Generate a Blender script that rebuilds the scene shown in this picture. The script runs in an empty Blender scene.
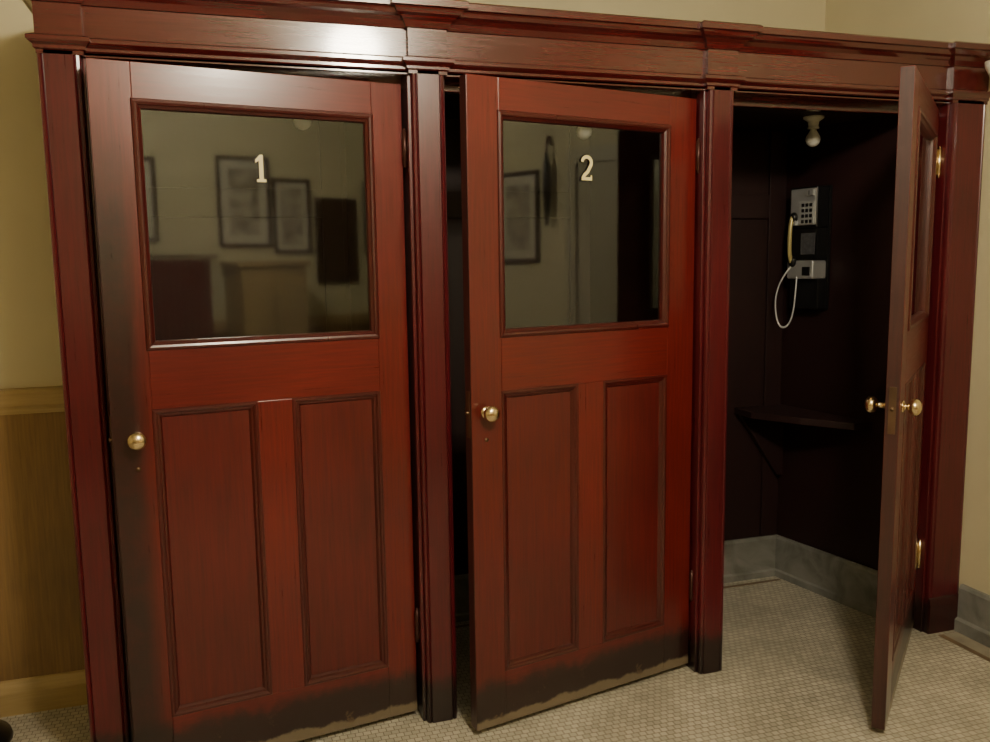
import bpy, bmesh, math, random
from mathutils import Vector, Matrix
random.seed(4)
scene=bpy.context.scene
COL=scene.collection

# ------------------------------------------------------------------ helpers
def link(o,parent=None):
    COL.objects.link(o)
    if parent is not None: o.parent=parent
    return o
def empty(name,loc=(0,0,0),rz=0,parent=None):
    e=bpy.data.objects.new(name,None); e.empty_display_size=.1
    e.location=loc; e.rotation_euler=(0,0,rz); return link(e,parent)
def mesh(name,verts,faces,mat,parent=None,smooth=False,bevel=0,seg=2,loc=None,recalc=True):
    me=bpy.data.meshes.new(name); me.from_pydata([tuple(v) for v in verts],[],faces); me.update()
    if recalc:
        bm=bmesh.new(); bm.from_mesh(me); bmesh.ops.recalc_face_normals(bm,faces=bm.faces); bm.to_mesh(me); bm.free()
    if mat: me.materials.append(mat)
    if smooth:
        for p in me.polygons: p.use_smooth=True
    o=bpy.data.objects.new(name,me)
    if loc: o.location=loc
    link(o,parent)
    if bevel:
        m=o.modifiers.new('bevel','BEVEL'); m.width=bevel; m.segments=seg; m.limit_method='ANGLE'
    return o
def box(name,x0,x1,y0,y1,z0,z1,mat,parent=None,bevel=0.002,seg=2):
    v=[(x,y,z) for x in(x0,x1) for y in(y0,y1) for z in(z0,z1)]
    f=[(0,1,3,2),(4,6,7,5),(0,4,5,1),(2,3,7,6),(0,2,6,4),(1,5,7,3)]
    return mesh(name,v,f,mat,parent,bevel=bevel,seg=seg)
def prism(name,poly,z0,z1,mat,parent=None,bevel=0,axis='z'):
    n=len(poly)
    if axis=='z': v=[(a,b,z0) for a,b in poly]+[(a,b,z1) for a,b in poly]
    elif axis=='y': v=[(a,z0,b) for a,b in poly]+[(a,z1,b) for a,b in poly]
    else: v=[(z0,a,b) for a,b in poly]+[(z1,a,b) for a,b in poly]
    f=[tuple(range(n)),tuple(range(2*n-1,n-1,-1))]+[(i,(i+1)%n,n+(i+1)%n,n+i) for i in range(n)]
    return mesh(name,v,f,mat,parent,bevel=bevel)
def sweep(name,path,prof,mat,parent=None):
    """mitred moulding: path of xy points (outward = right-hand side), prof of (out,z)"""
    P=[Vector(p) for p in path]; n=len(P); offs=[]
    def nrm(a,b):
        d=(b-a).normalized(); return Vector((d.y,-d.x))
    for i in range(n):
        if i==0: offs.append(nrm(P[0],P[1]))
        elif i==n-1: offs.append(nrm(P[-2],P[-1]))
        else:
            a=nrm(P[i-1],P[i]); b=nrm(P[i],P[i+1]); m=(a+b)
            offs.append(m/ (1+a.dot(b)))
    v=[];f=[];k=len(prof)
    for i in range(n):
        for o,z in prof:
            q=P[i]+offs[i]*o; v.append((q.x,q.y,z))
    for i in range(n-1):
        for j in range(k-1):
            f.append((i*k+j,(i+1)*k+j,(i+1)*k+j+1,i*k+j+1))
    f.append(tuple(range(k))); f.append(tuple((n-1)*k+j for j in range(k)))
    return mesh(name,v,f,mat,parent)
def rings(name,x0,x1,z0,z1,prof,mat,parent=None,cap=False):
    v=[];f=[]
    for ins,y in prof:
        v+=[(x0+ins,y,z0+ins),(x1-ins,y,z0+ins),(x1-ins,y,z1-ins),(x0+ins,y,z1-ins)]
    for r in range(len(prof)-1):
        for i in range(4):
            a=r*4+i;b=r*4+(i+1)%4
            f.append((a,b,b+4,a+4))
    if cap:
        q=(len(prof)-1)*4; f.append((q,q+1,q+2,q+3))
    return mesh(name,v,f,mat,parent)
def lathe(name,prof,mat,parent=None,axis='z',loc=(0,0,0),n=28,smooth=True):
    v=[];f=[]
    for r,h in prof:
        for i in range(n):
            a=2*math.pi*i/n; c,s=r*math.cos(a),r*math.sin(a)
            if axis=='z': v.append((c,s,h))
            elif axis=='y': v.append((c,h,s))
            else: v.append((h,c,s))
    for r in range(len(prof)-1):
        for i in range(n):
            a=r*n+i;b=r*n+(i+1)%n
            f.append((a,b,b+n,a+n))
    f.append(tuple(range(n))); f.append(tuple((len(prof)-1)*n+i for i in range(n)))
    o=mesh(name,v,f,mat,parent,smooth=smooth,loc=loc)
    return o
def tube(name,pts,r,mat,parent=None):
    c=bpy.data.curves.new(name,'CURVE'); c.dimensions='3D'; c.bevel_depth=r; c.bevel_resolution=3
    s=c.splines.new('NURBS'); s.points.add(len(pts)-1)
    for i,p in enumerate(pts): s.points[i].co=(*p,1)
    s.use_endpoint_u=True; s.order_u=4; s.resolution_u=8
    c.materials.append(mat)
    return link(bpy.data.objects.new(name,c),parent)

# ------------------------------------------------------------------ materials
def newmat(name):
    m=bpy.data.materials.new(name); m.use_nodes=True
    nt=m.node_tree; b=nt.nodes['Principled BSDF']; return m,nt,b
def N(nt,t,**k):
    n=nt.nodes.new(t)
    for a,b in k.items(): setattr(n,a,b)
    return n
def coords(nt,scale,kind='Object'):
    tc=N(nt,'ShaderNodeTexCoord'); mp=N(nt,'ShaderNodeMapping'); mp.inputs['Scale'].default_value=scale
    nt.links.new(tc.outputs[kind],mp.inputs[0]); return tc,mp
def ramp(nt,src,stops):
    r=N(nt,'ShaderNodeValToRGB'); e=r.color_ramp.elements
    while len(e)<len(stops): e.new(.5)
    for i,(p,c) in enumerate(stops): e[i].position=p; e[i].color=(*c,1) if len(c)==3 else c
    nt.links.new(src,r.inputs[0]); return r
def mixc(nt,fac,a,b,mode='MIX'):
    m=N(nt,'ShaderNodeMix',data_type='RGBA',blend_type=mode)
    if isinstance(fac,(int,float)): m.inputs[0].default_value=fac
    else: nt.links.new(fac,m.inputs[0])
    for s,x in((6,a),(7,b)):
        if isinstance(x,tuple): m.inputs[s].default_value=(*x,1)
        else: nt.links.new(x,m.inputs[s])
    return m.outputs[2]
def mathn(nt,op,a,b=None,clamp=False):
    m=N(nt,'ShaderNodeMath',operation=op); m.use_clamp=clamp
    for i,x in enumerate((a,b)):
        if x is None: continue
        if isinstance(x,(int,float)): m.inputs[i].default_value=x
        else: nt.links.new(x,m.inputs[i])
    return m.outputs[0]
def mrange(nt,src,a,b,c=0,d=1,smooth=True):
    m=N(nt,'ShaderNodeMapRange'); m.interpolation_type='SMOOTHSTEP' if smooth else 'LINEAR'
    nt.links.new(src,m.inputs[0])
    for i,x in enumerate((a,b,c,d)): m.inputs[i+1].default_value=x
    return m.outputs[0]
def wood(name,light,dark,axis='z',rough=.30,coat=.40,crough=.16,kick=0,stile=0,bumps=.035,pale=1):
    m,nt,b=newmat(name)
    sc={'z':(38,38,1.6),'x':(1.6,38,38),'y':(38,1.6,38)}[axis]
    tc,mp=coords(nt,sc)
    n1=N(nt,'ShaderNodeTexNoise'); n1.inputs['Scale'].default_value=3.0; n1.inputs['Detail'].default_value=7; n1.inputs['Roughness'].default_value=.65
    nt.links.new(mp.outputs[0],n1.inputs[0])
    r=ramp(nt,n1.outputs[0],[(.22,dark),(.70,light)])
    n2=N(nt,'ShaderNodeTexNoise'); n2.inputs['Scale'].default_value=1.8; n2.inputs['Detail'].default_value=2
    nt.links.new(tc.outputs['Object'],n2.inputs[0])
    v=mrange(nt,n2.outputs[0],.3,.7,.82,1.10)
    cc=N(nt,'ShaderNodeCombineColor')
    for i in range(3): nt.links.new(v,cc.inputs[i])
    col=mixc(nt,1.0,r.outputs[0],cc.outputs[0],'MULTIPLY')
    sep=N(nt,'ShaderNodeSeparateXYZ'); nt.links.new(tc.outputs['Object'],sep.inputs[0])
    n3=N(nt,'ShaderNodeTexNoise'); n3.inputs['Scale'].default_value=11; n3.inputs['Detail'].default_value=8; n3.inputs['Roughness'].default_value=.7
    nt.links.new(tc.outputs['Object'],n3.inputs[0])
    roughness=mrange(nt,n1.outputs[0],.2,.8,rough-.04,rough+.06)
    if stile:   # grime from hands on the lock stile
        x=mrange(nt,sep.outputs[0],-.785,-.86,0,1)
        x2=mathn(nt,'MULTIPLY',x,mrange(nt,sep.outputs[2],2.12,1.6,0,1))
        x3=mathn(nt,'MULTIPLY',x2,mrange(nt,n3.outputs[0],.25,.6,.75,1))
        col=mixc(nt,mathn(nt,'MULTIPLY',x3,stile),col,(.012,.006,.006))
    if kick:    # scuffed, blackened varnish and bare wood along the bottom
        zz=mathn(nt,'ADD',sep.outputs[2],mathn(nt,'MULTIPLY',mathn(nt,'SUBTRACT',n3.outputs[0],.5),.13))
        k=mrange(nt,zz,kick,kick-.07,0,1)
        col=mixc(nt,mathn(nt,'MULTIPLY',k,.92),col,(.009,.0048,.0045))
        if pale:
            zp=mathn(nt,'ADD',sep.outputs[2],mathn(nt,'MULTIPLY',mathn(nt,'SUBTRACT',n3.outputs[0],.5),.07))
            k2=mrange(nt,zp,.060,.048,0,1)
            col=mixc(nt,mathn(nt,'MULTIPLY',k2,.85*pale),col,(.17,.135,.09))
            sp=mathn(nt,'MULTIPLY',mrange(nt,n3.outputs[0],.60,.66,0,1),mrange(nt,sep.outputs[2],.16,.05,0,.55))
            col=mixc(nt,sp,col,(.13,.085,.05))
    nt.links.new(col,b.inputs['Base Color']); nt.links.new(roughness,b.inputs['Roughness'])
    b.inputs['Coat Weight'].default_value=coat; b.inputs['Coat Roughness'].default_value=crough
    bp=N(nt,'ShaderNodeBump'); bp.inputs['Strength'].default_value=bumps; bp.inputs['Distance'].default_value=.003
    nt.links.new(n1.outputs[0],bp.inputs['Height']); nt.links.new(bp.outputs[0],b.inputs['Normal'])
    return m
def plain(name,col,rough=.5,metal=0,var=.1,scale=8,bump=0,emit=None):
    m,nt,b=newmat(name)
    tc,mp=coords(nt,(1,1,1))
    n=N(nt,'ShaderNodeTexNoise'); n.inputs['Scale'].default_value=scale; n.inputs['Detail'].default_value=5
    nt.links.new(mp.outputs[0],n.inputs[0])
    r=ramp(nt,n.outputs[0],[(.3,tuple(c*(1-var) for c in col)),(.7,tuple(min(1,c*(1+var)) for c in col))])
    nt.links.new(r.outputs[0],b.inputs['Base Color'])
    b.inputs['Roughness'].default_value=rough; b.inputs['Metallic'].default_value=metal
    if bump:
        bp=N(nt,'ShaderNodeBump'); bp.inputs['Strength'].default_value=bump; bp.inputs['Distance'].default_value=.003
        nt.links.new(n.outputs[0],bp.inputs['Height']); nt.links.new(bp.outputs[0],b.inputs['Normal'])
    if emit:
        b.inputs['Emission Color'].default_value=(*emit[0],1); b.inputs['Emission Strength'].default_value=emit[1]
    return m

RL=(.148,.0098,.0082); RD=(.070,.0056,.0052)
W_V=wood('mahogany_vertical',RL,RD,'z')
W_P=wood('mahogany_panel',(.112,.0082,.0074),(.058,.0050,.0048),'z',rough=.34)
W_H=wood('mahogany_horizontal',RL,RD,'x')
W_HDR=wood('mahogany_header',(.092,.0085,.0082),(.058,.0060,.0060),'x',rough=.20,coat=1.0,crough=.10,bumps=.02)
W_KICK=wood('mahogany_kick',RL,RD,'x',kick=.205,rough=.42)
W_VK=wood('mahogany_stile_kick',RL,RD,'z',kick=.205)
W_VS=wood('mahogany_stile_worn',RL,RD,'z',kick=.225,stile=.93)
W_VS2=wood('mahogany_stile_soiled',RL,RD,'z',kick=.205,stile=.22)
W_POST=wood('mahogany_post',(.100,.0060,.0108),(.048,.0040,.0068),'z',kick=.18,pale=0)
W_PLK=wood('mahogany_plinth',(.040,.005,.005),(.018,.003,.003),'z',rough=.4)
W_PM=wood('mahogany_moulding',(.062,.0056,.0052),(.054,.0050,.0048),'z',rough=.30,bumps=0,coat=.3)
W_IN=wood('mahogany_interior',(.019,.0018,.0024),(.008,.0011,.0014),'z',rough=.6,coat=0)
W_EDGE=wood('mahogany_door_edge',(.050,.010,.008),(.02,.005,.005),'z',rough=.45)
OAK=wood('oak_wainscot',(.28,.165,.060),(.16,.09,.032),'z',rough=.45,coat=.2)
OAKH=wood('oak_rail',(.46,.33,.15),(.33,.225,.09),'x',rough=.4,coat=.2)
BRASS=plain('brass',(.70,.56,.34),.25,1,.1)
BRASSD=plain('aged_brass',(.16,.10,.06),.4,.8,.3)
IRON=plain('dark_bronze',(.06,.02,.015),.35,.5,.3)
GOLD=plain('gold_leaf',(.80,.70,.36),.45,0,.04)
BLACK=plain('black_enamel',(.006,.006,.007),.3,0,.1)
CHROME=plain('brushed_chrome',(.50,.51,.52),.36,.6,.10)
STEELM=plain('keypad_plate',(.48,.49,.49),.4,.4,.1)
GLINT=plain('handset_warm_glint',(.50,.42,.18),.3,.2,.05)  # warm reflection on a black handset, put into the base colour
CORD=plain('armoured_cord',(.66,.66,.68),.35,.2,.05)
PORC=plain('porcelain',(.74,.72,.64),.25,0,.04)
BULBM=plain('frosted_bulb',(.80,.79,.72),.3,0,.02)
WALL=plain('cream_plaster',(.62,.56,.37),.7,0,.03,3,bump=.05)
CEIL=plain('ceiling_paint',(.70,.66,.50),.8,0,.03,3)
WHITE=plain('white_enamel',(.80,.79,.74),.4,0,.03)
PAINT=plain('cream_gloss_paint',(.50,.46,.34),.35,0,.03)
CURT=plain('red_drape',(.15,.012,.010),.9,0,.2,12)
LAMP=plain('opal_glass_lit',(.9,.88,.8),.4,0,.02,emit=((1.0,.88,.67),245))

def marble():
    m,nt,b=newmat('grey_marble')
    tc,mp=coords(nt,(1,1,1))
    n=N(nt,'ShaderNodeTexNoise'); n.inputs['Scale'].default_value=6; n.inputs['Detail'].default_value=8; n.inputs['Distortion'].default_value=1.6
    nt.links.new(mp.outputs[0],n.inputs[0])
    r=ramp(nt,n.outputs[0],[(.25,(.10,.095,.08)),(.5,(.19,.19,.175)),(.75,(.27,.27,.25))])
    nt.links.new(r.outputs[0],b.inputs['Base Color']); b.inputs['Roughness'].default_value=.3
    return m
MARBLE=marble()
BORDER=plain('border_tile',(.17,.11,.06),.4,0,.25,20)
SLAB=plain('border_slab',(.30,.27,.21),.35,0,.2,14)

def tiles():
    m,nt,b=newmat('mosaic_floor_tiles')
    tc,mp=coords(nt,(1,1,1))
    br=N(nt,'ShaderNodeTexBrick'); br.offset=.5; br.squash=1
    nt.links.new(mp.outputs[0],br.inputs['Vector'])
    br.inputs['Scale'].default_value=1.0
    br.inputs['Brick Width'].default_value=.026; br.inputs['Row Height'].default_value=.0235
    br.inputs['Mortar Size'].default_value=.0019; br.inputs['Mortar Smooth'].default_value=.4; br.inputs['Bias'].default_value=0
    br.inputs['Color1'].default_value=(.58,.545,.45,1); br.inputs['Color2'].default_value=(.44,.41,.33,1)
    br.inputs['Mortar'].default_value=(.20,.17,.13,1)
    n=N(nt,'ShaderNodeTexNoise'); n.inputs['Scale'].default_value=3; n.inputs['Detail'].default_value=6
    nt.links.new(mp.outputs[0],n.inputs[0])
    v=mrange(nt,n.outputs[0],.3,.7,.80,1.1)
    cc=N(nt,'ShaderNodeCombineColor')
    for i in range(3): nt.links.new(v,cc.inputs[i])
    nt.links.new(mixc(nt,1.0,br.outputs[0],cc.outputs[0],'MULTIPLY'),b.inputs['Base Color'])
    b.inputs['Roughness'].default_value=.38
    bp=N(nt,'ShaderNodeBump'); bp.inputs['Strength'].default_value=.35; bp.inputs['Distance'].default_value=.002; bp.invert=True
    nt.links.new(br.outputs['Fac'],bp.inputs['Height']); nt.links.new(bp.outputs[0],b.inputs['Normal'])
    return m
TILE=tiles()
def glassm():
    m,nt,b=newmat('window_glass'); nt.nodes.remove(b)
    out=nt.nodes['Material Output']
    lw=N(nt,'ShaderNodeLayerWeight'); lw.inputs[0].default_value=.5
    p5=mathn(nt,'POWER',lw.outputs['Facing'],5.0)
    fr=mathn(nt,'ADD',mathn(nt,'MULTIPLY',p5,.89),.100)
    t=N(nt,'ShaderNodeBsdfTransparent'); t.inputs[0].default_value=(.78,.82,.78,1)
    g=N(nt,'ShaderNodeBsdfGlossy'); g.inputs['Roughness'].default_value=.04; g.inputs[0].default_value=(.90,.96,1,1)
    mx=N(nt,'ShaderNodeMixShader'); nt.links.new(fr,mx.inputs[0]); nt.links.new(t.outputs[0],mx.inputs[1]); nt.links.new(g.outputs[0],mx.inputs[2])
    nt.links.new(mx.outputs[0],out.inputs[0]); return m
GLASS=glassm()
def art(name,seed):
    m,nt,b=newmat(name)
    tc,mp=coords(nt,(5,5,7)); mp.inputs['Location'].default_value=(seed,seed*2,0)
    n=N(nt,'ShaderNodeTexNoise'); n.inputs['Scale'].default_value=1.5; n.inputs['Detail'].default_value=8
    nt.links.new(mp.outputs[0],n.inputs[0])
    r=ramp(nt,n.outputs[0],[(.35,(.20,.17,.12)),(.5,(.38,.34,.26)),(.62,(.52,.48,.38))])
    nt.links.new(r.outputs[0],b.inputs['Base Color']); b.inputs['Roughness'].default_value=.3; return m

# ------------------------------------------------------------------ room shell
XL,XR=-3.4,2.30; YB=.98; YL=.58; YF=-4.0; ZC=3.1
box('floor',XL,XR,YF,YB,-.05,0,TILE,bevel=0)
box('ceiling',XL-.1,XR+.1,YF-.1,YB+.1,ZC,ZC+.08,CEIL,bevel=0)
box('wall_back',-1.0,XR+.1,YB,YB+.1,-.05,ZC,WALL,bevel=0)
box('wall_back_left',XL-.1,-1.0,YL,YL+.5,-.05,ZC,WALL,bevel=0)
box('wall_right',XR,XR+.1,YF-.1,YB,-.05,ZC,WALL,bevel=0)
box('wall_left',XL-.1,XL,YF-.1,YL,-.05,ZC,WALL,bevel=0)
box('wall_front',XL-.1,XR+.1,YF-.1,YF,-.05,ZC,WALL,bevel=0)
w=empty('trim_1')
box('wainscot_panel',XL,-1.055,YL-.02,YL,.0,1.075,OAK,w)
prism('wainscot_cap',[(YL,1.07),(YL-.024,1.07),(YL-.028,1.085),(YL-.036,1.10),(YL-.04,1.145),(YL-.034,1.155),(YL,1.158)],XL,-1.055,OAKH,w,axis='x')
prism('wainscot_base',[(YL,0),(YL-.045,0),(YL-.045,.08),(YL-.038,.10),(YL-.03,.118),(YL-.024,.122),(YL,.122)],XL,-1.055,OAKH,w,axis='x')
for x in(-1.62,-2.25,-2.9):
    box('wainscot_stile',x-.05,x+.05,YL-.03,YL-.018,.12,1.07,OAK,w)
w2=empty('trim_2')
box('wainscot_panel',XL,XR-.04,YF,YF+.02,0,1.075,OAK,w2)
prism('wainscot_cap',[(YF,1.07),(YF+.03,1.07),(YF+.04,1.10),(YF+.04,1.15),(YF,1.155)],XL,XR-.04,OAKH,w2,axis='x')
prism('baseboard_right',[(XR,0),(XR-.035,0),(XR-.035,.05),(XR-.022,.06),(XR-.022,.185),(XR-.014,.20),(XR,.20)],-.83,-.012,MARBLE,axis='y')
t3=empty('trim_3')
box('border_line',XR-.135,XR-.110,YF+.05,-.03,0,.0015,BORDER,t3,bevel=0)
box('border_slab',XR-.110,XR-.036,YF+.05,-.03,0,.0012,SLAB,t3,bevel=0)
d4=empty('added_door')  # invented door, added as a pale upright reflected in the door glass
for nm,y0,y1,z0,z1 in(('casing',-1.70,-1.62,0,2.14),('casing',-.93,-.85,0,2.14),('head_casing',-1.70,-.85,2.14,2.23)):
    box(nm,XR-.03,XR,y0,y1,z0,z1,PAINT,d4)
box('slab',XR-.012,XR,-1.62,-.93,0.005,2.14,PAINT,d4)
for z0,z1 in((.2,.95),(1.15,1.95)):
    box('raised_panel',XR-.02,XR-.011,-1.52,-1.03,z0,z1,PAINT,d4,bevel=.006)
lathe('knob',[(.02,0),(.02,-.004),(.008,-.01),(.008,-.03),(.024,-.042),(.024,-.055),(.001,-.062)],BRASS,d4,axis='x',loc=(XR-.012,-1.57,1.0))

# ------------------------------------------------------------------ booth cabinet
CAB=empty('phone_booth_cabinet')
posts=[(-1.048,-.938),(0,.104),(1.057,1.157),(2.134,2.297)]
def post(x0,x1):
    poly=[(x0,.13),(x0,.010),(x0+.003,.004),(x0+.010,.002),(x0+.014,.006),(x0+.018,0),(x1-.018,0),(x1-.014,.006),(x1-.010,.002),(x1-.003,.004),(x1,.010),(x1,.13)]
    prism('post',poly,0,2.16,W_POST,CAB)
for a,b_ in posts: post(a,b_)
prism('post_plinth',[(-.001,0),(-.012,.004),(-.012,.12),(-.006,.15),(-.001,.155)],2.133,2.297,W_PLK,CAB,axis='x')
jj=[(-.938,-.930,.03,.13),(-.012,0,.02,.13),(.104,.112,.03,.13),(1.046,1.057,.02,.13),(1.157,1.165,.03,.13),(2.123,2.134,.02,.13)]
for a,b_,y0,y1 in jj: box('jamb',a,b_,y0+.001,y1,0,2.15,W_POST,CAB)
for a,b_ in((-.938,0),(.104,1.057),(1.157,2.134)):
    box('head_stop',a,b_,.105,.14,2.12,2.17,W_HDR,CAB)
    box('door_head',a,b_,.018,.14,2.152,2.172,W_HDR,CAB)
path=[(-1.048,.575),(-1.048,0),(-.928,0),(-.928,.018),(-.010,.018),(-.010,0),(.114,0),(.114,.018),(1.047,.018),(1.047,0),(1.167,0),(1.167,.018),(2.124,.018),(2.124,0),(2.297,0)]
prof=[(-.10,2.15),(0,2.15),(0,2.160),(.006,2.164),(.006,2.172),(.016,2.180),(.020,2.184),(.020,2.194),(.008,2.200),(.0,2.203),(0,2.285),(.006,2.287),(.010,2.296),(.014,2.305),(.026,2.316),(.038,2.322),(.044,2.332),(.046,2.337),(.058,2.339),(.058,2.358),(.050,2.364),(-.10,2.364)]
sweep('entablature',path,prof,W_HDR,CAB)
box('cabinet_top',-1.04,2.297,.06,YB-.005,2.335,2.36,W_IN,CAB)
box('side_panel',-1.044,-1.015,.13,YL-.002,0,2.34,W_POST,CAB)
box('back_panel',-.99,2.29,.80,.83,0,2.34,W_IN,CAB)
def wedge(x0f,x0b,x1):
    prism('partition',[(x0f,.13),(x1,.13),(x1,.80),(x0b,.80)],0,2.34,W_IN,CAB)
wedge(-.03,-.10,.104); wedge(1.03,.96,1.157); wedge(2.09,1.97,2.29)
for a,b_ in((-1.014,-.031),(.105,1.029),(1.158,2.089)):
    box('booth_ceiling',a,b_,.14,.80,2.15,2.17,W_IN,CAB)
skp=[(.026,0),(.026,.03),(.018,.038),(.018,.19),(.012,.205),(0,.205),(0,0)]
for k,(xa,xf,xb) in enumerate(((-1.014,-.03,-.10),(.105,1.03,.96),(1.158,2.09,1.97))):
    sweep('marble_skirting',[(xf-.003,.135),(xb-.003,.797),(xa+.003,.797),(xa+.003,.135)][::-1],skp,MARBLE,CAB)
    box('border_strip',xa+.03,xb-.03,.715,.735,0,.0012,BORDER,CAB,bevel=0)
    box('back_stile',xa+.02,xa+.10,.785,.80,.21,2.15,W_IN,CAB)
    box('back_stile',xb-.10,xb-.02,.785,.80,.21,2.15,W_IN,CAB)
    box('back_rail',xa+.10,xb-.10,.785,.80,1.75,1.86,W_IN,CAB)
    prism('booth_seat',[(xb-.26,.798),(xb-.003,.798),(xb+.075,.26),(xb-.02,.26),(xb-.15,.45),(xb-.26,.66)],.830,.860,W_IN,CAB,bevel=.002)
    prism('seat_bracket',[(xb-.25,.830),(xb-.01,.830),(xb-.01,.52),(xb-.04,.52)],.755,.785,W_IN,CAB,axis='y')

# ------------------------------------------------------------------ doors
ZB=.022; ZT=2.128; TH=.042
def knob(parent,u,z,side):
    s=-1 if side=='out' else 1; y0=0 if side=='out' else TH
    pr=[(.020,0),(.020,.003),(.016,.006),(.010,.008),(.0095,.014),(.012,.018),(.021,.022),(.0265,.030),(.0275,.038),(.0245,.047),(.016,.054),(.006,.0565),(.001,.057)]
    if side=='in': pr=[(r,h+(.012 if h>.008 else 0)) for r,h in pr]
    lathe('knob_'+side,[(r,y0+s*h) for r,h in pr],BRASS,parent,axis='y',loc=(-u,0,z))
def one(parent,x,z,h):
    w=h*.17
    poly=[(-w*.45,0),(-w*1.0,0),(-w*1.0,.10*h),(-w*.45,.11*h),(-w*.45,.78*h),(-w*1.2,.70*h),(-w*1.2,.82*h),(-w*.2,h),(w*.45,h),(w*.45,.11*h),(w*1.0,.10*h),(w*1.0,0),(w*.45,0)]
    prism('number_outline',[(x+a*1.25,z-h*.03+b*1.06) for a,b in poly],.0135,.0145,BLACK,parent,axis='y')
    prism('number',[(x+a,z+b) for a,b in poly],.0115,.0130,GOLD,parent,axis='y')
def two(parent,x,z,h):
    pts=[]
    R=.24*h; cz=.74*h
    for i in range(13):
        a=math.radians(175-i*205/12); pts.append((R*math.cos(a),cz+R*math.sin(a)))
    pts+=[(.05*h,.36*h),(-.12*h,.22*h),(-.21*h,.07*h)]
    def strip(name,wd,y0,y1,mat,ex):
        v=[];f=[];P=[Vector(p) for p in pts];n=len(P)
        for i in range(n):
            d=(P[min(i+1,n-1)]-P[max(i-1,0)]).normalized(); nn=Vector((-d.y,d.x))
            t=wd*(1.0 if i>3 else .8+.05*i)
            for yy in(y0,y1):
                for s in(-1,1):
                    q=P[i]+nn*t*s; v.append((x+q.x,yy,z+q.y))
        for i in range(n-1):
            a=i*4;b=a+4
            f+= [(a,a+1,b+1,b),(a+2,b+2,b+3,a+3),(a,b,b+2,a+2),(a+1,a+3,b+3,b+1)]
        f+=[(0,2,3,1),((n-1)*4,(n-1)*4+1,(n-1)*4+3,(n-1)*4+2)]
        mesh(name,v,f,mat,parent)
        prism(name+'_foot',[(x-.27*h-ex,z-ex),(x+.27*h+ex,z-ex),(x+.27*h+ex,z+.22*h),(x+.22*h,z+.22*h),(x+.19*h,z+.13*h+ex),(x-.24*h-ex,z+.13*h+ex)],y0+.0001,y1+.0001,mat,parent,axis='y')
    strip('number_outline',.100*h,.0140,.0145,BLACK,.003)
    strip('number',.072*h,.0115,.0130,GOLD,0)
def make_door(name,hx,hy,ang,num=None,stile=W_VS2,hingemat=IRON,DW=.925,sh=0,kz=1.078,ku=None):
    D=empty(name,(hx,hy,0),math.radians(ang))
    UH=.105+sh; UL=.797+sh; M0=.390+sh; M1=.497+sh
    def b(nm,u0,u1,z0,z1,mat): box(nm,-u1,-u0,0,TH,z0,z1,mat,D,bevel=.0015)
    b('hinge_stile',0.004,UH,ZB,ZT,W_VK)
    b('lock_stile',UL,DW,ZB,ZT,stile)
    b('top_rail',UH,UL,2.025,ZT,W_H)
    b('lock_rail',UH,UL,1.152,1.330,W_H)
    b('bottom_rail',UH,UL,ZB,.205,W_KICK)
    b('mullion',M0,M1,.205,1.152,W_V)
    box('lock_edge',-DW-.0012,-DW+.001,.0015,TH-.0015,ZB+.002,ZT-.002,W_EDGE,D,bevel=0)
    box('edge_lock_plate',-DW-.0028,-DW-.001,.010,.032,kz-.08,kz+.07,BRASSD,D,bevel=.0005)
    lathe('latch_bolt',[(.006,-DW-.010),(.006,-DW+.001)],BRASSD,D,axis='x',loc=(0,.021,kz),n=12)
    pp=[(-.002,.0005),(0,-.0025),(.006,-.003),(.011,-.001),(.014,.003),(.020,.005),(.024,.010),(.026,.013)]
    for i,(u0,u1) in enumerate(((UH,M0),(M1,UL))):
        rings('panel_%d_moulding'%(i+1),-u1,-u0,.205,1.152,pp,W_PM,D)
        box('panel_%d'%(i+1),-u1,-u0,.0128,.030,.206,1.151,W_P,D,bevel=0)
        rings('panel_%d_moulding_back'%(i+1),-u1,-u0,.205,1.152,[(-.003,TH-.0005),(.006,TH+.004),(.022,.031),(.026,.030)],W_PM,D)
    gp=[(-.006,.0005),(-.003,-.005),(.004,-.007),(.010,-.005),(.013,.000),(.020,.006),(.022,.015),(.022,.020)]
    rings('glazing_bead',-UL,-UH,1.330,2.025,gp,W_PM,D)
    rings('glazing_bead_back',-UL,-UH,1.330,2.025,[(-.004,TH-.0005),(.004,TH+.006),(.018,.030),(.022,.020)],W_PM,D)
    mesh('glass_pane',[(-UL+.012,.018,1.342),(-UH-.012,.018,1.342),(-UH-.012,.018,2.013),(-UL+.012,.018,2.013)],[(0,1,2,3)],GLASS,D,recalc=False)
    if ku is None: ku=(UL+DW)/2+.003
    knob(D,ku,kz,'out'); knob(D,ku,kz,'in')
    lathe('keyhole',[(.007,-.0012),(.007,.001)],BRASSD,D,axis='y',loc=(-ku,0,kz-.09),n=16)
    for z in(1.93,.335):
        lathe('hinge_knuckle',[(.002,z-.062),(.006,z-.058),(.0045,z-.052),(.0085,z-.050),(.0085,z+.050),(.0045,z+.052),(.006,z+.058),(.002,z+.062)],hingemat,D,loc=(.000,-.008,0),n=14)
        if hingemat is BRASS: box('hinge_leaf',-.06,.001,-.0025,.001,z-.05,z+.05,hingemat,D,bevel=.0005)
    if num=='1': one(D,-.450,1.812,.080)
    if num=='2': two(D,-.474,1.83,.078)
    return D
make_door('door_1',-.019,.062,8.7,'1',W_VS,DW=.907,kz=1.072,ku=.845)
make_door('door_2',1.044,.060,12.2,'2',W_VS2,DW=.930,sh=.022,kz=1.09)
make_door('door_3',2.112,.050,41.1,None,W_VS2,BRASS,DW=.945,sh=.010,kz=1.09)

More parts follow.
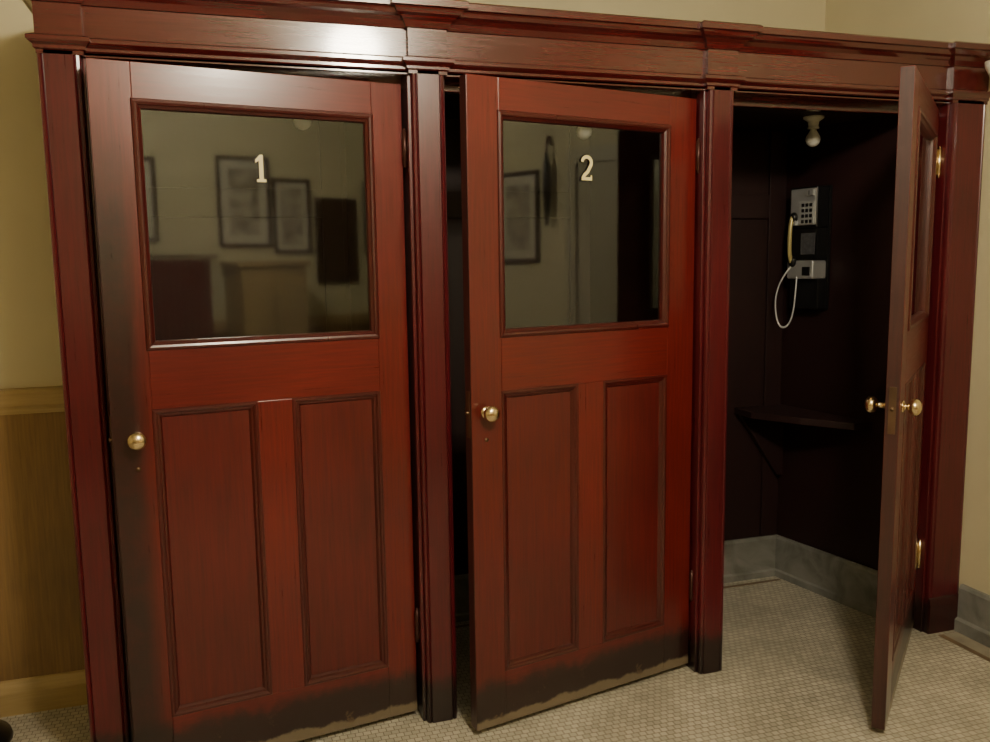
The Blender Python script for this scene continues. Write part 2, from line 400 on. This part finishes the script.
# ------------------------------------------------------------------ bulbs in booths
for i,x in enumerate((-.30,.757,1.80)):
    e=empty('light_bulb',(x,.40,2.15))
    lathe('ceiling_rose',[(.001,0),(.042,0),(.042,-.008),(.030,-.016),(.022,-.022),(.020,-.040),(.024,-.044),(.024,-.050),(.010,-.050)],PORC,e)
    lathe('bulb',[(.012,-.048),(.013,-.056),(.020,-.068),(.028,-.082),(.030,-.095),(.026,-.109),(.016,-.119),(.005,-.123),(.001,-.1235)],BULBM,e)

# ------------------------------------------------------------------ payphone
ph=empty('payphone',(2.0015,.614,1.61),math.radians(-80.3))
ph.scale=(.80,.72,1)
box('backplate',-.105,.105,-.022,0,-.28,.275,BLACK,ph,bevel=.004)
box('upper_housing',-.10,.10,-.125,-.02,.085,.27,BLACK,ph,bevel=.010,seg=3)
box('upper_faceplate',-.085,.094,-.132,-.120,.10,.262,CHROME,ph,bevel=.006)
box('keypad_plate',-.02,.086,-.136,-.130,.105,.205,STEELM,ph,bevel=.002)
for r in range(4):
    for c in range(3):
        box('key',.002+c*.028,.020+c*.028,-.142,-.135,.109+r*.024,.124+r*.024,BLACK,ph,bevel=.002)
box('coin_slot_block',.03,.085,-.146,-.130,.228,.255,CHROME,ph,bevel=.003)
box('coin_slot',.055,.060,-.1475,-.145,.232,.251,BLACK,ph,bevel=0)
box('instruction_panel',-.10,.10,-.115,-.02,-.055,.087,BLACK,ph,bevel=.004)
box('instruction_card',-.015,.085,-.118,-.114,-.03,.065,plain('card_grey',(.07,.07,.08),.4,0,.3,60),ph,bevel=.001)
box('coin_vault',-.095,.095,-.14,-.02,-.140,-.057,CHROME,ph,bevel=.010,seg=3)
box('coin_return_cup',.02,.075,-.145,-.138,-.125,-.085,BLACK,ph,bevel=.003)
box('lower_housing',-.10,.10,-.10,-.02,-.275,-.138,BLACK,ph,bevel=.006)
hx=-.05
box('hook_cradle',hx-.02,hx+.02,-.155,-.12,.10,.13,CHROME,ph,bevel=.004)
hs=[(hx,-.150,.145),(hx,-.168,.115),(hx,-.174,.06),(hx,-.174,0),(hx,-.168,-.045),(hx,-.150,-.070)]
tube('handset_grip',hs,.012,GLINT,ph)
for z in(.135,-.062):
    lathe('handset_cap',[(.010,-.165),(.020,-.160),(.025,-.148),(.025,-.137),(.019,-.133),(.001,-.133)],BLACK,ph,axis='y',loc=(hx,0,z))
tube('cord',[(-.05,-.155,-.085),(-.08,-.18,-.12),(-.12,-.20,-.19),(-.125,-.20,-.28),(-.10,-.19,-.37),(-.04,-.17,-.36),(-.015,-.155,-.28),(-.015,-.15,-.19),(-.02,-.135,-.12)],.0045,CORD,ph)

# ------------------------------------------------------------------ pictures on the other walls
FR=plain('dark_frame',(.05,.020,.012),.3,0,.2); MAT=plain('picture_mat',(.58,.54,.43),.6,0,.03)
def picture(x0,x1,z0,z1,wall,seed,dark=False):
    cx=(x0+x1)/2; cz=(z0+z1)/2; w=(x1-x0)/2; h=(z1-z0)/2
    if wall=='front': e=empty('framed_picture',(cx,YF,cz),math.pi)
    else: e=empty('framed_picture',(XR,cx,cz),math.radians(-90))
    rings('frame',-w,w,-h,h,[(0,0),(0,-.028),(.006,-.032),(.018,-.028),(.026,-.018),(.026,-.008)],FR,e)
    box('mat_board',-w+.02,w-.02,-.010,-.002,-h+.02,h-.02,FR if dark else MAT,e,bevel=0)
    if not dark:
        m=.22*min(w,h)*2
        box('print',-w+m,w-m,-.0115,-.0095,-h+m,h-m,art('print_art_%d'%seed,seed),e,bevel=0)
picture(.66,1.07,1.71,2.39,'front',1)
picture(1.09,1.40,1.66,2.24,'front',2)
picture(1.44,1.80,1.42,2.10,'front',3,dark=True)
picture(1.87,2.24,1.64,2.25,'front',4)
picture(-.25,.22,1.75,2.35,'front',5)
picture(-2.33,-1.95,1.56,2.14,'right',6)
uc=empty('added_umbrella',(XR,-1.84,0))  # invented, added as the dark upright shape in the second glass
lathe('umbrella_body',[(.005,1.78),(.010,1.80),(.022,1.90),(.028,2.05),(.022,2.16),(.012,2.22),(.008,2.23)],BLACK,uc,loc=(-.05,0,0))
tube('umbrella_handle',[(-.05,0,2.22),(-.05,0,2.29),(-.04,0,2.33),(-.02,0,2.33),(-.012,0,2.30),(-.012,0,2.28)],.007,W_H,uc)
tube('wall_hook',[(0,0,2.29),(-.025,0,2.29),(-.03,0,2.31),(-.03,0,2.335)],.005,BRASS,uc)
cu=empty('added_curtain',(0,YF,0))  # invented drape, added so the first glass shows a dull red tone
n=60; cv=[];cf=[]
for i in range(n+1):
    x=.12+.44*i/n; y=.06+.022*math.sin(i*.95)
    cv+=[(x,y,.06),(x,y,1.62)]
for i in range(n): cf.append((2*i,2*i+2,2*i+3,2*i+1))
mesh('drape',cv,cf,CURT,cu,smooth=True)
lathe('curtain_rod',[(.016,.06),(.010,.08),(.010,.60),(.016,.62)],BRASSD,cu,axis='x',loc=(0,.06,1.64))
for x in(.10,.58): box('rod_bracket',x-.008,x+.008,.0,.07,1.632,1.648,BRASSD,cu)
cb=empty('added_cabinet',(.92,YF+.042,0))  # invented piece, added for the beige patch in the glass reflection
box('carcass',-.25,.25,0,.38,.06,1.56,OAKH,cb); box('top_board',-.28,.28,0,.41,1.56,1.60,OAKH,cb,bevel=.006); box('plinth',-.24,.24,0,.36,0,.06,OAK,cb)
for s in(-1,1):
    box('cabinet_door',min(s*.005,s*.245),max(s*.005,s*.245),.38,.40,.09,1.53,OAKH,cb,bevel=.003)
    lathe('cabinet_knob',[(.006,.40),(.006,.415),(.014,.42),(.012,.43),(.001,.432)],BRASS,cb,axis='y',loc=(s*.03,0,.85),n=14)

# ------------------------------------------------------------------ ceiling lamp
def lamp(x,y,z,r,mat=LAMP):
    L=empty('ceiling_lamp',(x,y,0))
    lathe('canopy',[(.001,ZC),(.07,ZC),(.065,ZC-.02),(.02,ZC-.035),(.012,ZC-.04),(.012,z+r+.02),(.05,z+r+.01),(.055,z+r-.02),(.02,z+r-.02)],BRASSD,L)
    pr=[(r*math.sin(a),z-r*math.cos(a)) for a in [math.pi*(.02+.93*i/20) for i in range(21)]]
    lathe('globe',pr,mat,L)
lamp(.20,-2.35,2.78,.14)

st=empty('barrier_stanchion',(-1.50,.36,0))
lathe('base',[(.001,0),(.155,0),(.160,.008),(.155,.022),(.12,.045),(.07,.060),(.03,.070),(.022,.085),(.021,.95),(.03,.955),(.032,.985),(.02,1.00),(.001,1.005)],BLACK,st)
sc=empty('wall_sconce',(XR,-.10,2.25))
lathe('backplate',[(.001,0),(.04,0),(.045,-.008),(.03,-.02),(.014,-.026),(.014,-.05),(.001,-.05)],WHITE,sc,axis='x')
lathe('shade',[(.012,-.03),(.03,-.02),(.05,.02),(.052,.04),(.046,.04),(.02,-.01),(.001,-.015)],WHITE,sc,loc=(-.06,0,0))

# ------------------------------------------------------------------ world + camera
wd=bpy.data.worlds.new('world'); scene.world=wd; wd.use_nodes=True
wd.node_tree.nodes['Background'].inputs[0].default_value=(.5,.45,.35,1); wd.node_tree.nodes['Background'].inputs[1].default_value=.1
cd=bpy.data.cameras.new('camera'); cam=bpy.data.objects.new('camera',cd); COL.objects.link(cam)
cd.sensor_width=36; cd.lens=853.075/990*36; cd.clip_start=.02
M=Matrix.Rotation(-.30867,4,'Z')@Matrix.Rotation(math.pi/2-.12639,4,'X')@Matrix.Rotation(-.01403,4,'Z')
cam.matrix_world=Matrix.Translation((-.60007,-2.68912,1.56297))@M
scene.camera=cam
